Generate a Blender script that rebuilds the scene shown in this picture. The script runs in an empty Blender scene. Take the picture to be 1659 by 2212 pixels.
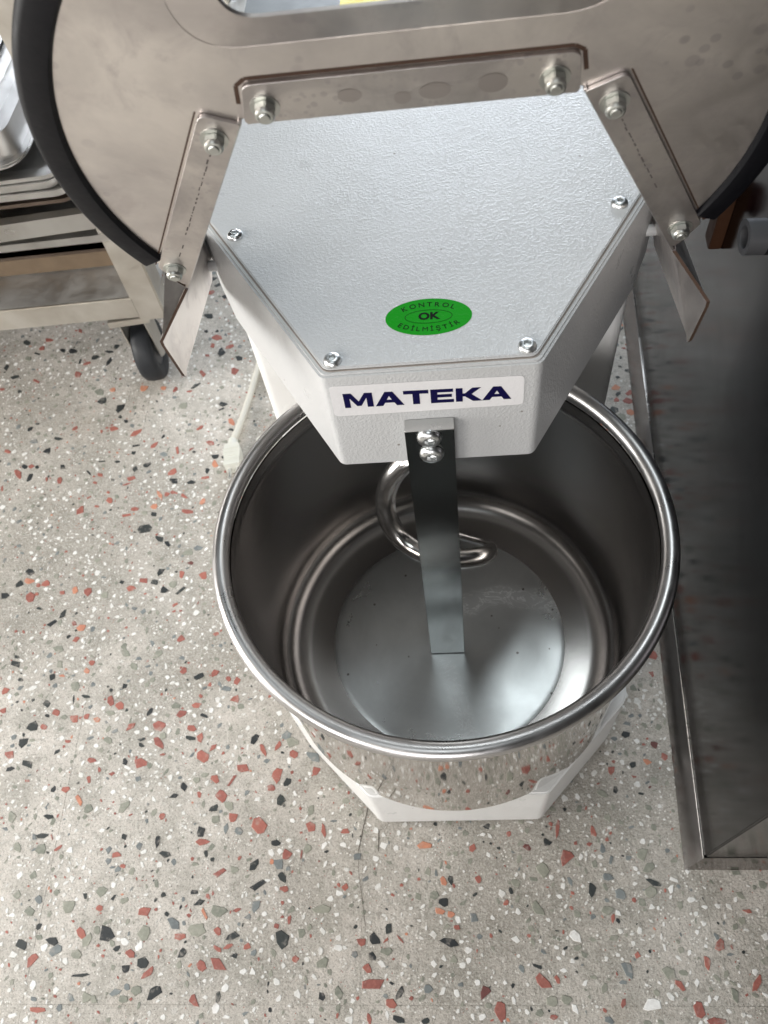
import bpy, bmesh, math, random
from mathutils import Vector, Matrix, noise
from mathutils.geometry import tessellate_polygon
random.seed(7)
sc = bpy.context.scene
COL = sc.collection

# ------------------------------------------------------------------ camera, light, exposure
CAM_POS = Vector((0.0075, -0.28043, 0.77608))
RIGHT = Vector((0.99487242, 0.00210239, -0.10111599))
UP = Vector((0.05216381, 0.84587577, 0.53082305))
FWD = Vector((-0.08664757, 0.53337581, -0.84142881))
cd = bpy.data.cameras.new('camera')
cam = bpy.data.objects.new('camera', cd); COL.objects.link(cam)
M = Matrix((RIGHT, UP, -FWD)).transposed().to_4x4(); M.translation = CAM_POS
cam.matrix_world = M
cd.sensor_fit = 'HORIZONTAL'; cd.sensor_width = 24.0
cd.lens = 24.0 * 1687.16 / 1659.0
cd.clip_start = 0.01; cd.clip_end = 50
cd.dof.use_dof = True; cd.dof.focus_distance = 0.47; cd.dof.aperture_fstop = 15.0
sc.camera = cam

w = bpy.data.worlds.new('World'); sc.world = w; w.use_nodes = True
bg = w.node_tree.nodes['Background']
bg.inputs['Color'].default_value = (0.52, 0.50, 0.49, 1); bg.inputs['Strength'].default_value = 0.03

def area(name, loc, target, size, power, color, size_y=None):
    l = bpy.data.lights.new(name, 'AREA'); l.energy = power; l.color = color
    l.shape = 'RECTANGLE'; l.size = size; l.size_y = size_y or size
    o = bpy.data.objects.new(name, l); COL.objects.link(o); o.location = loc
    o.rotation_euler = (Vector(target) - Vector(loc)).to_track_quat('-Z', 'Y').to_euler()
    return o
area('ceiling_light', (0.22, 0.70, 2.4), (0, 0, 0), 0.60, 12.5, (0.90, 0.98, 1.0), 0.60)
area('ceiling_light', (-0.2, -0.8, 2.3), (0, 0, 0), 0.8, 4.5, (0.92, 0.98, 1.0), 0.8)
area('ceiling_light', (-1.0, 0.3, 2.2), (0, 0, 0), 0.8, 2.5, (0.90, 0.97, 1.0), 0.8)
area('shop_window', (-1.8, -0.2, 1.0), (0, 0, 0.2), 1.0, 15, (1.0, 0.95, 0.88), 1.0)
area('low_left_fill', (-1.8, -0.2, 0.55), (0, 0, 0.2), 1.0, 22, (1.0, 0.99, 0.96), 0.6)  # added low fill from the left, not a real opening
area('front_left_fill', (-1.3, -1.5, 1.2), (0, 0, 0.2), 0.8, 15.5, (1.0, 0.96, 0.91), 0.8)  # added soft fill from the front left to lift upright faces
area('rear_window', (0.3, 2.6, 1.12), (0, 0.1, 0.45), 1.6, 46, (0.84, 0.91, 1.0), 0.55)
area('front_fill', (-0.25, -1.8, 0.75), (0, 0.1, 0.2), 0.8, 11.5, (1.0, 0.98, 0.97), 0.8)  # added low fill from the front for the upright faces

sc.view_settings.view_transform = 'Standard'; sc.view_settings.look = 'None'
sc.view_settings.exposure = 0.0; sc.view_settings.gamma = 1.0
try: sc.view_settings.use_curve_mapping = False
except Exception: pass
sc.cycles.max_bounces = 8; sc.cycles.glossy_bounces = 6; sc.cycles.diffuse_bounces = 4

# ------------------------------------------------------------------ materials
class NT:
    def __init__(s, name):
        s.m = bpy.data.materials.new(name); s.m.use_nodes = True
        s.t = s.m.node_tree; s.n = s.t.nodes; s.b = s.n['Principled BSDF']
    def new(s, typ, **kw):
        n = s.n.new(typ)
        for k, v in kw.items(): setattr(n, k, v)
        return n
    def link(s, a, b): s.t.links.new(a, b)
    def set(s, **kw):
        for k, v in kw.items():
            s.b.inputs[k.replace('_', ' ')].default_value = v
    def pos(s, scale=(1, 1, 1), obj=False, rot=(0, 0, 0)):
        mp = s.new('ShaderNodeMapping'); mp.inputs['Scale'].default_value = scale
        mp.inputs['Rotation'].default_value = rot
        if obj: tc = s.new('ShaderNodeTexCoord'); s.link(tc.outputs['Object'], mp.inputs['Vector'])
        else: g = s.new('ShaderNodeNewGeometry'); s.link(g.outputs['Position'], mp.inputs['Vector'])
        return mp.outputs['Vector']
    def noise(s, vec, scale, detail=3, rough=0.55, dist=0.0):
        n = s.new('ShaderNodeTexNoise'); s.link(vec, n.inputs['Vector'])
        n.inputs['Scale'].default_value = scale; n.inputs['Detail'].default_value = detail
        n.inputs['Roughness'].default_value = rough; n.inputs['Distortion'].default_value = dist
        return n.outputs['Fac']
    def ramp(s, fac, stops, interp='LINEAR'):
        r = s.new('ShaderNodeValToRGB'); s.link(fac, r.inputs['Fac']); r.color_ramp.interpolation = interp
        e = r.color_ramp.elements
        while len(e) < len(stops): e.new(0.5)
        for el, (p, c) in zip(e, stops):
            el.position = p; el.color = c if len(c) == 4 else (*c, 1)
        return r.outputs['Color']
    def val(s, fac, a, b, lo=0.0, hi=1.0):
        r = s.new('ShaderNodeMapRange'); s.link(fac, r.inputs['Value'])
        r.inputs['From Min'].default_value = lo; r.inputs['From Max'].default_value = hi
        r.inputs['To Min'].default_value = a; r.inputs['To Max'].default_value = b
        return r.outputs['Result']
    def mix(s, fac, a, b, blend='MIX'):
        m = s.new('ShaderNodeMix', data_type='RGBA', blend_type=blend)
        if isinstance(fac, (int, float)): m.inputs['Factor'].default_value = fac
        else: s.link(fac, m.inputs['Factor'])
        for x, sock in ((a, m.inputs[6]), (b, m.inputs[7])):
            if isinstance(x, tuple): sock.default_value = (*x, 1) if len(x) == 3 else x
            else: s.link(x, sock)
        return m.outputs[2]
    def math(s, op, a, b=None):
        m = s.new('ShaderNodeMath', operation=op)
        for x, sock in ((a, m.inputs[0]), (b, m.inputs[1])):
            if x is None: continue
            if isinstance(x, (int, float)): sock.default_value = x
            else: s.link(x, sock)
        return m.outputs[0]
    def bump(s, h, strength, dist=0.001, normal=None):
        b = s.new('ShaderNodeBump'); s.link(h, b.inputs['Height'])
        b.inputs['Strength'].default_value = strength; b.inputs['Distance'].default_value = dist
        if normal is not None: s.link(normal, b.inputs['Normal'])
        return b.outputs['Normal']

def plain(name, col, rough=0.5, metal=0.0, bump=0.0, bscale=300, var=0.08):
    m = NT(name); m.set(Roughness=rough, Metallic=metal)
    p = m.pos(obj=False); f = m.noise(p, 40, 4)
    a = tuple(c * (1 - var) for c in col); b = tuple(min(1, c * (1 + var)) for c in col)
    m.link(m.mix(f, a, b), m.b.inputs['Base Color'])
    m.link(m.val(m.noise(p, 90, 3), max(0.02, rough - 0.06), rough + 0.08, 0.3, 0.7), m.b.inputs['Roughness'])
    if bump: m.link(m.bump(m.noise(p, bscale, 2), bump, 0.0006), m.b.inputs['Normal'])
    return m.m

def steel(name, col=(0.58, 0.56, 0.54), rough=0.28, blotch=0.25, rv=1.0, streak=None, bump=0.05, spots=0.0, warm=(0.40, 0.36, 0.34), obj=False):
    m = NT(name); m.set(Metallic=1.0)
    p = m.pos(obj=obj)
    f = m.noise(p, 14, 4, 0.6, 0.4)
    base = m.mix(m.val(f, 0, blotch * 2, 0.35, 0.75), col, warm)
    if spots:
        v = m.new('ShaderNodeTexVoronoi'); m.link(p, v.inputs['Vector']); v.inputs['Scale'].default_value = 70
        v.inputs['Randomness'].default_value = 1
        sp = m.math('LESS_THAN', v.outputs['Distance'], 0.22)
        sel = m.math('MULTIPLY', sp, m.val(m.noise(p, 22, 2), 0, spots, 0.5, 0.6))
        base = m.mix(sel, base, (warm[0] * 0.75, warm[1] * 0.75, warm[2] * 0.8))
    m.link(base, m.b.inputs['Base Color'])
    r = m.val(m.noise(p, 30, 5, 0.65), rough * (1 - .2 * rv), rough * (1 + .35 * rv), 0.3, 0.7)
    m.link(r, m.b.inputs['Roughness'])
    sv = m.pos(streak or (1, 1, 1), obj=obj)
    h = m.noise(sv, 160, 4, 0.7)
    m.link(m.bump(h, bump, 0.0004), m.b.inputs['Normal'])
    return m.m

def paint_mat(name, col, bump=0.33, scale=620.0):
    m = NT(name); m.set(Roughness=0.38); m.set(Specular_IOR_Level=0.5)
    p = m.pos()
    dirt = m.noise(p, 9, 5, 0.65)
    c = m.mix(m.val(dirt, 0, 0.35, 0.5, 0.75), col, (col[0] * 0.86, col[1] * 0.85, col[2] * 0.82))
    sp = m.new('ShaderNodeTexVoronoi'); m.link(p, sp.inputs['Vector']); sp.inputs['Scale'].default_value = 42
    dot = m.math('LESS_THAN', sp.outputs['Distance'], 0.035)
    c = m.mix(m.math('MULTIPLY', dot, 0.75), c, (0.16, 0.13, 0.10))
    m.link(c, m.b.inputs['Base Color'])
    n1 = m.noise(p, scale, 2.5, 0.55, 0.1)
    h = m.val(n1, 0, 1, 0.42, 0.66)
    m.link(m.bump(h, bump, 0.00045), m.b.inputs['Normal'])
    m.link(m.val(m.noise(p, 25, 3), 0.27, 0.36, 0.3, 0.7), m.b.inputs['Roughness'])
    return m.m

WHITE = paint_mat('textured_white_paint', (0.60, 0.605, 0.61))
WHITE_BASE = paint_mat('soft_white_paint', (0.84, 0.84, 0.83), 0.12, 200)

def lid_mat(name='stained_lid_steel', k=1.0, sc=1.0):
    m = NT(name); m.set(Metallic=1.0); p = m.pos((sc, sc, sc))
    a = m.noise(p, 11, 6, .62, .5); b = m.noise(p, 45, 5, .65, .8)
    c = m.mix(m.val(a, 0, 1, .38, .66), (.85 * k, .80 * k, .76 * k), (.55 * k, .515 * k, .505 * k))
    c = m.mix(m.val(b, 0, .55, .52, .70), c, (.55, .50, .49))
    for sc_, r0, th in ((38, .16, .50), (75, .22, .48), (130, .26, .50)):
        v = m.new('ShaderNodeTexVoronoi'); m.link(p, v.inputs['Vector']); v.inputs['Scale'].default_value = sc_
        k = m.math('MULTIPLY', m.val(v.outputs['Distance'], 1, 0, r0 * .75, r0), m.val(m.noise(p, 16, 2), 0, .38, th, th + .05))
        c = m.mix(k, c, (.46, .42, .43))
    m.link(c, m.b.inputs['Base Color'])
    m.link(m.val(b, .30, .44, .35, .7), m.b.inputs['Roughness'])
    st = m.pos((1, 9, 9), rot=(0, .35, 0))
    h = m.math('ADD', m.noise(st, 60, 4, .7), m.math('MULTIPLY', m.noise(p, 30, 3), .8))
    m.link(m.bump(h, .10, .0006), m.b.inputs['Normal'])
    return m.m
LID = lid_mat()
STRIP = lid_mat('blotchy_strip_steel', .86, 2.1)
CUT = plain('rusty_cut_edge', (0.075, 0.042, 0.028), 0.7, 0.3, 0.2, 500, 0.4)
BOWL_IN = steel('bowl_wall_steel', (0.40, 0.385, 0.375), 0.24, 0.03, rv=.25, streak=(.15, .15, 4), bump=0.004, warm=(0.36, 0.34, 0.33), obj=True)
BOWL_OUT = steel('bowl_outer_mirror', (0.72, 0.70, 0.68), 0.045, 0.08, streak=(1.2, 1.2, .12), bump=0.05, warm=(0.55, 0.52, 0.48), obj=True)
RIM = steel('rim_steel', (0.60, 0.59, 0.59), 0.30, 0.18, bump=0.06, warm=(0.5, 0.47, 0.45), obj=True)
CHROME = steel('chrome_tool', (0.90, 0.88, 0.86), 0.19, 0.15, bump=0.10, warm=(0.75, 0.66, 0.60))
ZINC = steel('zinc_bolt', (0.82, 0.84, 0.85), 0.30, 0.2, bump=0.04, warm=(0.52, 0.52, 0.50))
ZINC_DULL = steel('dull_zinc_nut', (0.62, 0.63, 0.60), 0.33, 0.3, bump=0.15, warm=(0.48, 0.48, 0.44))
BAR = steel('bar_steel', (0.30, 0.315, 0.31), 0.15, 0.2, streak=(60, 60, 1.5), bump=0.03, warm=(0.25, 0.255, 0.25))
BARCUT = steel('sawn_bar_end', (0.68, 0.69, 0.68), 0.33, 0.2, streak=(14, 1, 1), bump=0.35)
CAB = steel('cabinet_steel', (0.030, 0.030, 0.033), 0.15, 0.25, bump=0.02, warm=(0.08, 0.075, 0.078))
CABTRIM = steel('cabinet_trim_steel', (0.40, 0.385, 0.38), 0.14, 0.25, bump=0.05, warm=(0.40, 0.38, 0.37))
CART = steel('cart_steel', (0.63, 0.605, 0.56), 0.42, 0.4, bump=0.10, warm=(0.40, 0.36, 0.31))
SHELF = steel('scuffed_shelf_steel', (0.60, 0.59, 0.57), 0.62, 0.5, bump=0.25, warm=(0.42, 0.41, 0.40))
TRAY = steel('tray_aluminium', (0.82, 0.81, 0.79), 0.34, 0.3, streak=(.6, 6, 6), bump=0.10, warm=(0.50, 0.47, 0.44))
TRAYDARK = steel('brown_baked_tray', (0.30, 0.24, 0.20), 0.45, 0.5, bump=0.2, warm=(0.20, 0.15, 0.12))
CARTON = plain('brown_wood_box', (0.17, 0.12, 0.075), 0.75, 0, 0.3, 120, 0.3)
RUBBER = plain('black_rubber', (0.002, 0.002, 0.004), 0.55, 0, 0.15, 400, 0.3)
RUBBER.node_tree.nodes['Principled BSDF'].inputs['Specular IOR Level'].default_value = 0.25
TYRE = plain('caster_rubber', (0.009, 0.011, 0.015), 0.55, 0, 0.3, 300, 0.4)
CABLE = plain('cream_cable', (0.66, 0.64, 0.57), 0.45, 0, 0, 1, 0.06)
PLUGM = plain('white_plug_plastic', (0.66, 0.66, 0.60), 0.4, 0, 0.1, 300, 0.08)
NAVY = plain('navy_ink', (0.004, 0.003, 0.050), 0.6, 0, 0, 1, 0.1)
NAVY.node_tree.nodes['Principled BSDF'].inputs['Specular IOR Level'].default_value = 0.12
BLACKINK = plain('black_ink', (0.002, 0.006, 0.002), 0.7, 0, 0, 1, 0.1)
BLACKINK.node_tree.nodes['Principled BSDF'].inputs['Specular IOR Level'].default_value = 0.12
YELLOW = plain('yellow_sticker', (0.85, 0.70, 0.01), 0.4)
REDP = plain('red_plastic', (0.05, 0.004, 0.003), 0.7)
ORANGEP = plain('amber_plastic', (0.06, 0.018, 0.002), 0.7)
GREYTUBE = plain('grey_tube', (0.085, 0.085, 0.09), 0.5)

def sticker_mat(name, col, scratch, rough=0.33):
    m = NT(name); p = m.pos()
    f = m.noise(m.pos((1, 3, 1), rot=(0, 0, 0.6)), 220, 4, 0.7, 1.0)
    m.link(m.mix(m.val(f, 0, scratch, 0.62, 0.72), col, (min(1, col[0] + .25), min(1, col[1] + .2), min(1, col[2] + .22))), m.b.inputs['Base Color'])
    m.set(Roughness=rough)
    m.link(m.bump(m.val(m.noise(p, 330, 2, .5, .3), 0, 1, .42, .66), 0.12, 0.0004), m.b.inputs['Normal'])
    return m.m
GREEN = sticker_mat('green_sticker_foil', (0.003, 0.32, 0.005), 0.20)
GREEN.node_tree.nodes['Principled BSDF'].inputs['Specular IOR Level'].default_value = 0.15
LABEL = sticker_mat('white_label_foil', (0.84, 0.83, 0.84), 0.1)

def water_marks(m, col):
    # chalky lines left by dried water: one arc on the right, one run towards the front
    tc = m.new('ShaderNodeTexCoord'); sep = m.new('ShaderNodeSeparateXYZ'); m.link(tc.outputs['Object'], sep.inputs[0])
    x, y = sep.outputs[0], sep.outputs[1]; p = tc.outputs['Object']
    dx = m.math('SUBTRACT', x, .054); dy = m.math('ADD', y, .056)
    r = m.math('SQRT', m.math('ADD', m.math('MULTIPLY', dx, dx), m.math('MULTIPLY', dy, dy)))
    wob = m.math('MULTIPLY', m.math('SUBTRACT', m.noise(p, 30, 3), .5), .022)
    d1 = m.math('ABSOLUTE', m.math('SUBTRACT', m.math('ADD', r, wob), .094))
    k1 = m.math('MULTIPLY', m.val(d1, 1, 0, .004, .013), m.val(x, 0, 1, .004, .016))
    k1 = m.math('MULTIPLY', k1, m.val(y, 0, 1, -.012, .006))
    d2 = m.math('ABSOLUTE', m.math('ADD', m.math('ADD', x, .004), m.math('MULTIPLY', m.math('ADD', y, .02), .27)))
    k2 = m.math('MULTIPLY', m.val(d2, 1, 0, .003, .010), m.val(y, 1, 0, -.030, -.018))
    band = m.math('MAXIMUM', k1, k2)
    mp = m.new('ShaderNodeMapping'); mp.inputs['Scale'].default_value = (.55, 1, 1); m.link(p, mp.inputs['Vector'])
    w1 = m.math('ABSOLUTE', m.math('SUBTRACT', m.noise(mp.outputs[0], 85, 5, .6, 1.6), .5))
    line = m.val(w1, 1, 0, .006, .045)
    haze = m.math('MULTIPLY', band, .30)
    k = m.math('MAXIMUM', m.math('MULTIPLY', m.math('MULTIPLY', line, band), 1.0), haze)
    return m.mix(k, col, (.95, .97, .98)), k
def disc_mat():
    # turned centre disc of the bowl: fine concentric brushing
    m = NT('turned_disc_steel'); m.set(Metallic=1.0)
    tc = m.new('ShaderNodeTexCoord'); sep = m.new('ShaderNodeSeparateXYZ'); m.link(tc.outputs['Object'], sep.inputs[0])
    x, y = sep.outputs[0], sep.outputs[1]
    r = m.math('SQRT', m.math('ADD', m.math('MULTIPLY', x, x), m.math('MULTIPLY', y, y)))
    cmb = m.new('ShaderNodeCombineXYZ'); m.link(m.math('MULTIPLY', r, 900), cmb.inputs[0])
    at = m.math('ARCTAN2', y, x); m.link(m.math('MULTIPLY', at, 1.2), cmb.inputs[1])
    h = m.noise(cmb.outputs[0], 1.0, 3, 0.6)
    p = m.pos()
    f = m.noise(p, 18, 5, 0.65, 0.6)
    col = m.mix(m.val(f, 0, 0.5, 0.40, 0.7), (0.60, 0.62, 0.625), (0.44, 0.455, 0.46))
    col, wm = water_marks(m, col)
    m.link(m.math('SUBTRACT', 1.0, m.math('MULTIPLY', wm, .8)), m.b.inputs['Metallic'])
    v = m.new('ShaderNodeTexVoronoi'); m.link(p, v.inputs['Vector']); v.inputs['Scale'].default_value = 60
    dot = m.math('MULTIPLY', m.math('LESS_THAN', v.outputs['Distance'], 0.07), 0.8)
    col = m.mix(dot, col, (0.12, 0.11, 0.10))
    m.link(col, m.b.inputs['Base Color'])
    m.link(m.val(f, 0.27, 0.32, 0.35, 0.7), m.b.inputs['Roughness'])
    m.set(Anisotropic=0.55, Anisotropic_Rotation=0.25)
    tg = m.new('ShaderNodeTangent', direction_type='RADIAL', axis='Z'); m.link(tg.outputs[0], m.b.inputs['Tangent'])
    m.link(m.bump(h, 0.06, 0.0004), m.b.inputs['Normal'])
    return m.m
DISC = disc_mat()

def floor_mat():
    m = NT('terrazzo_cement'); p = m.pos()
    big = m.noise(p, 3.5, 5, 0.6, 0.3); mid = m.noise(p, 26, 4, 0.6); fine = m.noise(p, 420, 4, 0.7)
    c = m.mix(m.val(big, 0, 1, 0.42, 0.58), (0.60, 0.555, 0.505), (0.40, 0.37, 0.33))
    c = m.mix(m.val(mid, 0, 0.55, 0.42, 0.68), c, (0.25, 0.24, 0.205))
    c = m.mix(m.val(m.noise(p, 110, 5, 0.75), 0, 0.55, 0.50, 0.66), c, (0.20, 0.185, 0.155))
    c = m.mix(m.val(m.noise(p, 160, 4, 0.7, .5), 0, 0.6, 0.56, 0.66), c, (0.60, 0.58, 0.54))
    c = m.mix(m.val(fine, 0.0, 0.65, 0.50, 0.66), c, (0.66, 0.63, 0.58))
    c = m.mix(m.val(m.noise(p, 600, 3, 0.7), 0.75, 0, 0.34, 0.46), c, (0.16, 0.145, 0.12))
    # crushed stone grit too small to be built
    for sc_, thr, colr, dn in ((330, 0.26, (0.72, 0.70, 0.66), 0.54), (210, 0.16, (0.30, 0.30, 0.25), 0.52), (260, 0.10, (0.05, 0.05, 0.05), 0.56), (240, 0.11, (0.35, 0.10, 0.07), 0.55)):
        v = m.new('ShaderNodeTexVoronoi'); m.link(p, v.inputs['Vector']); v.inputs['Scale'].default_value = sc_
        s = m.math('MULTIPLY', m.math('LESS_THAN', v.outputs['Distance'], thr), m.val(m.noise(p, 30 + sc_ * .1, 2), 0, 1, dn, dn + .03))
        c = m.mix(s, c, colr)
    # rust-brown smudges
    sm = m.val(m.noise(p, 9, 5, 0.65), 0, 0.5, 0.60, 0.76)
    c = m.mix(sm, c, (0.22, 0.17, 0.11))
    m.link(c, m.b.inputs['Base Color'])
    m.link(m.val(mid, 0.45, 0.7, 0.3, 0.7), m.b.inputs['Roughness'])
    hsum = m.math('ADD', m.math('MULTIPLY', fine, 0.6), m.noise(p, 150, 4, 0.7))
    m.link(m.bump(hsum, 0.9, 0.0014), m.b.inputs['Normal'])
    return m.m
FLOOR = floor_mat()

def stone_mat(name, a, b, rough=0.5):
    m = NT(name); p = m.pos()
    oi = m.new('ShaderNodeObjectInfo')
    g = m.new('ShaderNodeNewGeometry')
    f = m.noise(p, 260, 4, 0.7)
    rnd = m.math('FRACT', m.math('ADD', oi.outputs['Random'], g.outputs['Random Per Island']))
    c = m.mix(rnd, a, b)
    c = m.mix(m.val(f, 0, 0.4, 0.42, 0.7), c, tuple(min(1, x * 1.5 + 0.02) for x in a))
    c = m.mix(m.val(m.noise(p, 90, 5, .7), 0, 0.65, 0.54, 0.70), c, (0.46, 0.42, 0.375))
    m.link(c, m.b.inputs['Base Color']); m.set(Roughness=rough)
    m.link(m.bump(m.noise(p, 380, 4, .7), 0.35, 0.0007), m.b.inputs['Normal'])
    return m.m
STONE = {
 'r': stone_mat('red_stone', (0.36, 0.125, 0.095), (0.25, 0.085, 0.07)),
 'o': stone_mat('orange_stone', (0.52, 0.23, 0.14), (0.45, 0.18, 0.12)),
 'm': stone_mat('maroon_stone', (0.16, 0.045, 0.04), (0.12, 0.05, 0.045)),
 'k': stone_mat('black_stone', (0.018, 0.021, 0.024), (0.035, 0.042, 0.040)),
 'g': stone_mat('green_grey_stone', (0.29, 0.29, 0.24), (0.19, 0.20, 0.165)),
 's': stone_mat('slate_grey_stone', (0.20, 0.22, 0.22), (0.14, 0.155, 0.16)),
 'w': stone_mat('white_marble_stone', (0.80, 0.79, 0.77), (0.66, 0.65, 0.62)),
}

# ------------------------------------------------------------------ mesh helpers
def link(name, me, mats, parent=None, smooth=None, loc=None):
    o = bpy.data.objects.new(name, me); COL.objects.link(o)
    if not isinstance(mats, (list, tuple)): mats = [mats]
    for mt in mats: me.materials.append(mt)
    if parent: o.parent = parent
    if loc: o.location = loc
    if smooth:
        me.shade_smooth() if hasattr(me, 'shade_smooth') else None
        if smooth != 180:
            me.set_sharp_from_angle(angle=math.radians(smooth))
    return o
def bm_obj(name, bm, mats, parent=None, smooth=35, loc=None):
    bmesh.ops.recalc_face_normals(bm, faces=bm.faces)
    me = bpy.data.meshes.new(name); bm.to_mesh(me); bm.free()
    return link(name, me, mats, parent, smooth, loc)
def thing(name, label, cat, loc=(0, 0, 0), group=None):
    o = bpy.data.objects.new(name, None); COL.objects.link(o); o.location = loc
    o['label'] = label; o['category'] = cat
    if group: o['group'] = group
    o.empty_display_size = 0.02
    return o
def tag(o, label, cat, group=None):
    o['label'] = label; o['category'] = cat
    if group: o['group'] = group
    return o
def round_poly(pts, r, n=4):
    """round the corners of a 2D polygon; r a number or list"""
    out = []; N = len(pts)
    for i in range(N):
        p = Vector(pts[i]).to_2d(); a = Vector(pts[i - 1]).to_2d(); b = Vector(pts[(i + 1) % N]).to_2d()
        rr = r[i] if isinstance(r, (list, tuple)) else r
        if rr <= 0: out.append((p.x, p.y)); continue
        u = (a - p).normalized(); v = (b - p).normalized()
        ang = u.angle(v); d = min(rr / math.tan(ang / 2), (a - p).length * .49, (b - p).length * .49)
        s = p + u * d; e = p + v * d
        for k in range(n + 1):
            t = k / n
            q = s * (1 - t) ** 2 + p * 2 * t * (1 - t) + e * t ** 2
            out.append((q.x, q.y))
    return out
def frame(origin, ex, ey, ez):
    m = Matrix((Vector(ex), Vector(ey), Vector(ez))).transposed().to_4x4(); m.translation = Vector(origin); return m
def prism(poly, z0, z1, mtx=None, bevel=0.0, seg=2, holes=(), bm=None, edges='all'):
    own = bm is None
    bm2 = bmesh.new()
    loops = [poly] + list(holes); es = []
    for lp in loops:
        vs = [bm2.verts.new((x, y, z0)) for x, y in lp]
        es += [bm2.edges.new((vs[i], vs[(i + 1) % len(vs)])) for i in range(len(vs))]
    if holes: bmesh.ops.triangle_fill(bm2, edges=es, use_beauty=True)
    else: bm2.faces.new([v for v in bm2.verts])
    bm2.normal_update()
    for f in bm2.faces:
        if f.normal.z > 0: f.normal_flip()
    r = bmesh.ops.extrude_face_region(bm2, geom=list(bm2.faces))
    up = [g for g in r['geom'] if isinstance(g, bmesh.types.BMVert)]
    bmesh.ops.translate(bm2, verts=up, vec=(0, 0, z1 - z0))
    bmesh.ops.recalc_face_normals(bm2, faces=bm2.faces)
    if bevel:
        be = [e for e in bm2.edges if len(e.link_faces) == 2 and e.calc_face_angle(0) > math.radians(18)]
        if edges == 'top': be = [e for e in be if all(abs(v.co.z - z1) < 1e-6 for v in e.verts)]
        if edges == 'side': be = [e for e in be if abs(e.verts[0].co.z - e.verts[1].co.z) > 1e-6]
        bmesh.ops.bevel(bm2, geom=be, offset=bevel, segments=seg, affect='EDGES', clamp_overlap=True)
    if mtx is not None: bmesh.ops.transform(bm2, matrix=mtx, verts=bm2.verts)
    if own: return bm2
    me = bpy.data.meshes.new('tmp'); bm2.to_mesh(me); bm2.free(); bm.from_mesh(me); bpy.data.meshes.remove(me)
    return bm
def box(lo, hi, mtx=None, bevel=0.0, seg=2, bm=None):
    return prism([(lo[0], lo[1]), (hi[0], lo[1]), (hi[0], hi[1]), (lo[0], hi[1])], lo[2], hi[2], mtx, bevel, seg, bm=bm)
def lathe(profile, n=96, mtx=None, bm=None, closed=False):
    own = bm is None; bm = bm or bmesh.new()
    rings = []
    for r, z in profile:
        if r < 1e-7: v = bm.verts.new((0, 0, z)); rings.append([v])
        else: rings.append([bm.verts.new((r * math.cos(2 * math.pi * i / n), r * math.sin(2 * math.pi * i / n), z)) for i in range(n)])
    pairs = list(zip(rings, rings[1:])) + ([(rings[-1], rings[0])] if closed else [])
    newv = [v for rg in rings for v in rg]
    for a, b in pairs:
        for i in range(n):
            j = (i + 1) % n
            if len(a) == 1 and len(b) == 1: continue
            if len(a) == 1: bm.faces.new((a[0], b[i], b[j]))
            elif len(b) == 1: bm.faces.new((a[i], a[j], b[0]))
            else: bm.faces.new((a[i], a[j], b[j], b[i]))
    if mtx is not None: bmesh.ops.transform(bm, matrix=mtx, verts=newv)
    return bm
def smooth_path(pts, sub=6, closed=False):
    P = [Vector(p) for p in pts]; out = []; N = len(P)
    rng = range(N) if closed else range(N - 1)
    for i in rng:
        p0 = P[(i - 1) % N] if (closed or i > 0) else P[0] * 2 - P[1]
        p1 = P[i]; p2 = P[(i + 1) % N]; p3 = P[(i + 2) % N] if (closed or i + 2 < N) else P[-1] * 2 - P[-2]
        for k in range(sub):
            t = k / sub
            out.append(0.5 * ((2 * p1) + (p2 - p0) * t + (2 * p0 - 5 * p1 + 4 * p2 - p3) * t * t + (3 * p1 - p0 - 3 * p2 + p3) * t ** 3))
    if not closed: out.append(P[-1])
    return out
def tube(pts, rad, n=16, bm=None, caps=True):
    bm = bm or bmesh.new(); pts = [Vector(p) for p in pts]; N = len(pts)
    t0 = (pts[1] - pts[0]).normalized(); u = t0.orthogonal().normalized(); rings = []
    for i, p in enumerate(pts):
        t = (pts[min(i + 1, N - 1)] - pts[max(i - 1, 0)]).normalized()
        u = (u - t * u.dot(t)).normalized(); v = t.cross(u)
        r = rad(i / (N - 1)) if callable(rad) else rad
        rings.append([bm.verts.new(p + (u * math.cos(2 * math.pi * k / n) + v * math.sin(2 * math.pi * k / n)) * r) for k in range(n)])
    for a, b in zip(rings, rings[1:]):
        for k in range(n): bm.faces.new((a[k], a[(k + 1) % n], b[(k + 1) % n], b[k]))
    if caps: bm.faces.new(rings[0][::-1]); bm.faces.new(rings[-1])
    return bm
I3 = ((1, 0, 0), (0, 1, 0), (0, 0, 1))

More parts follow.
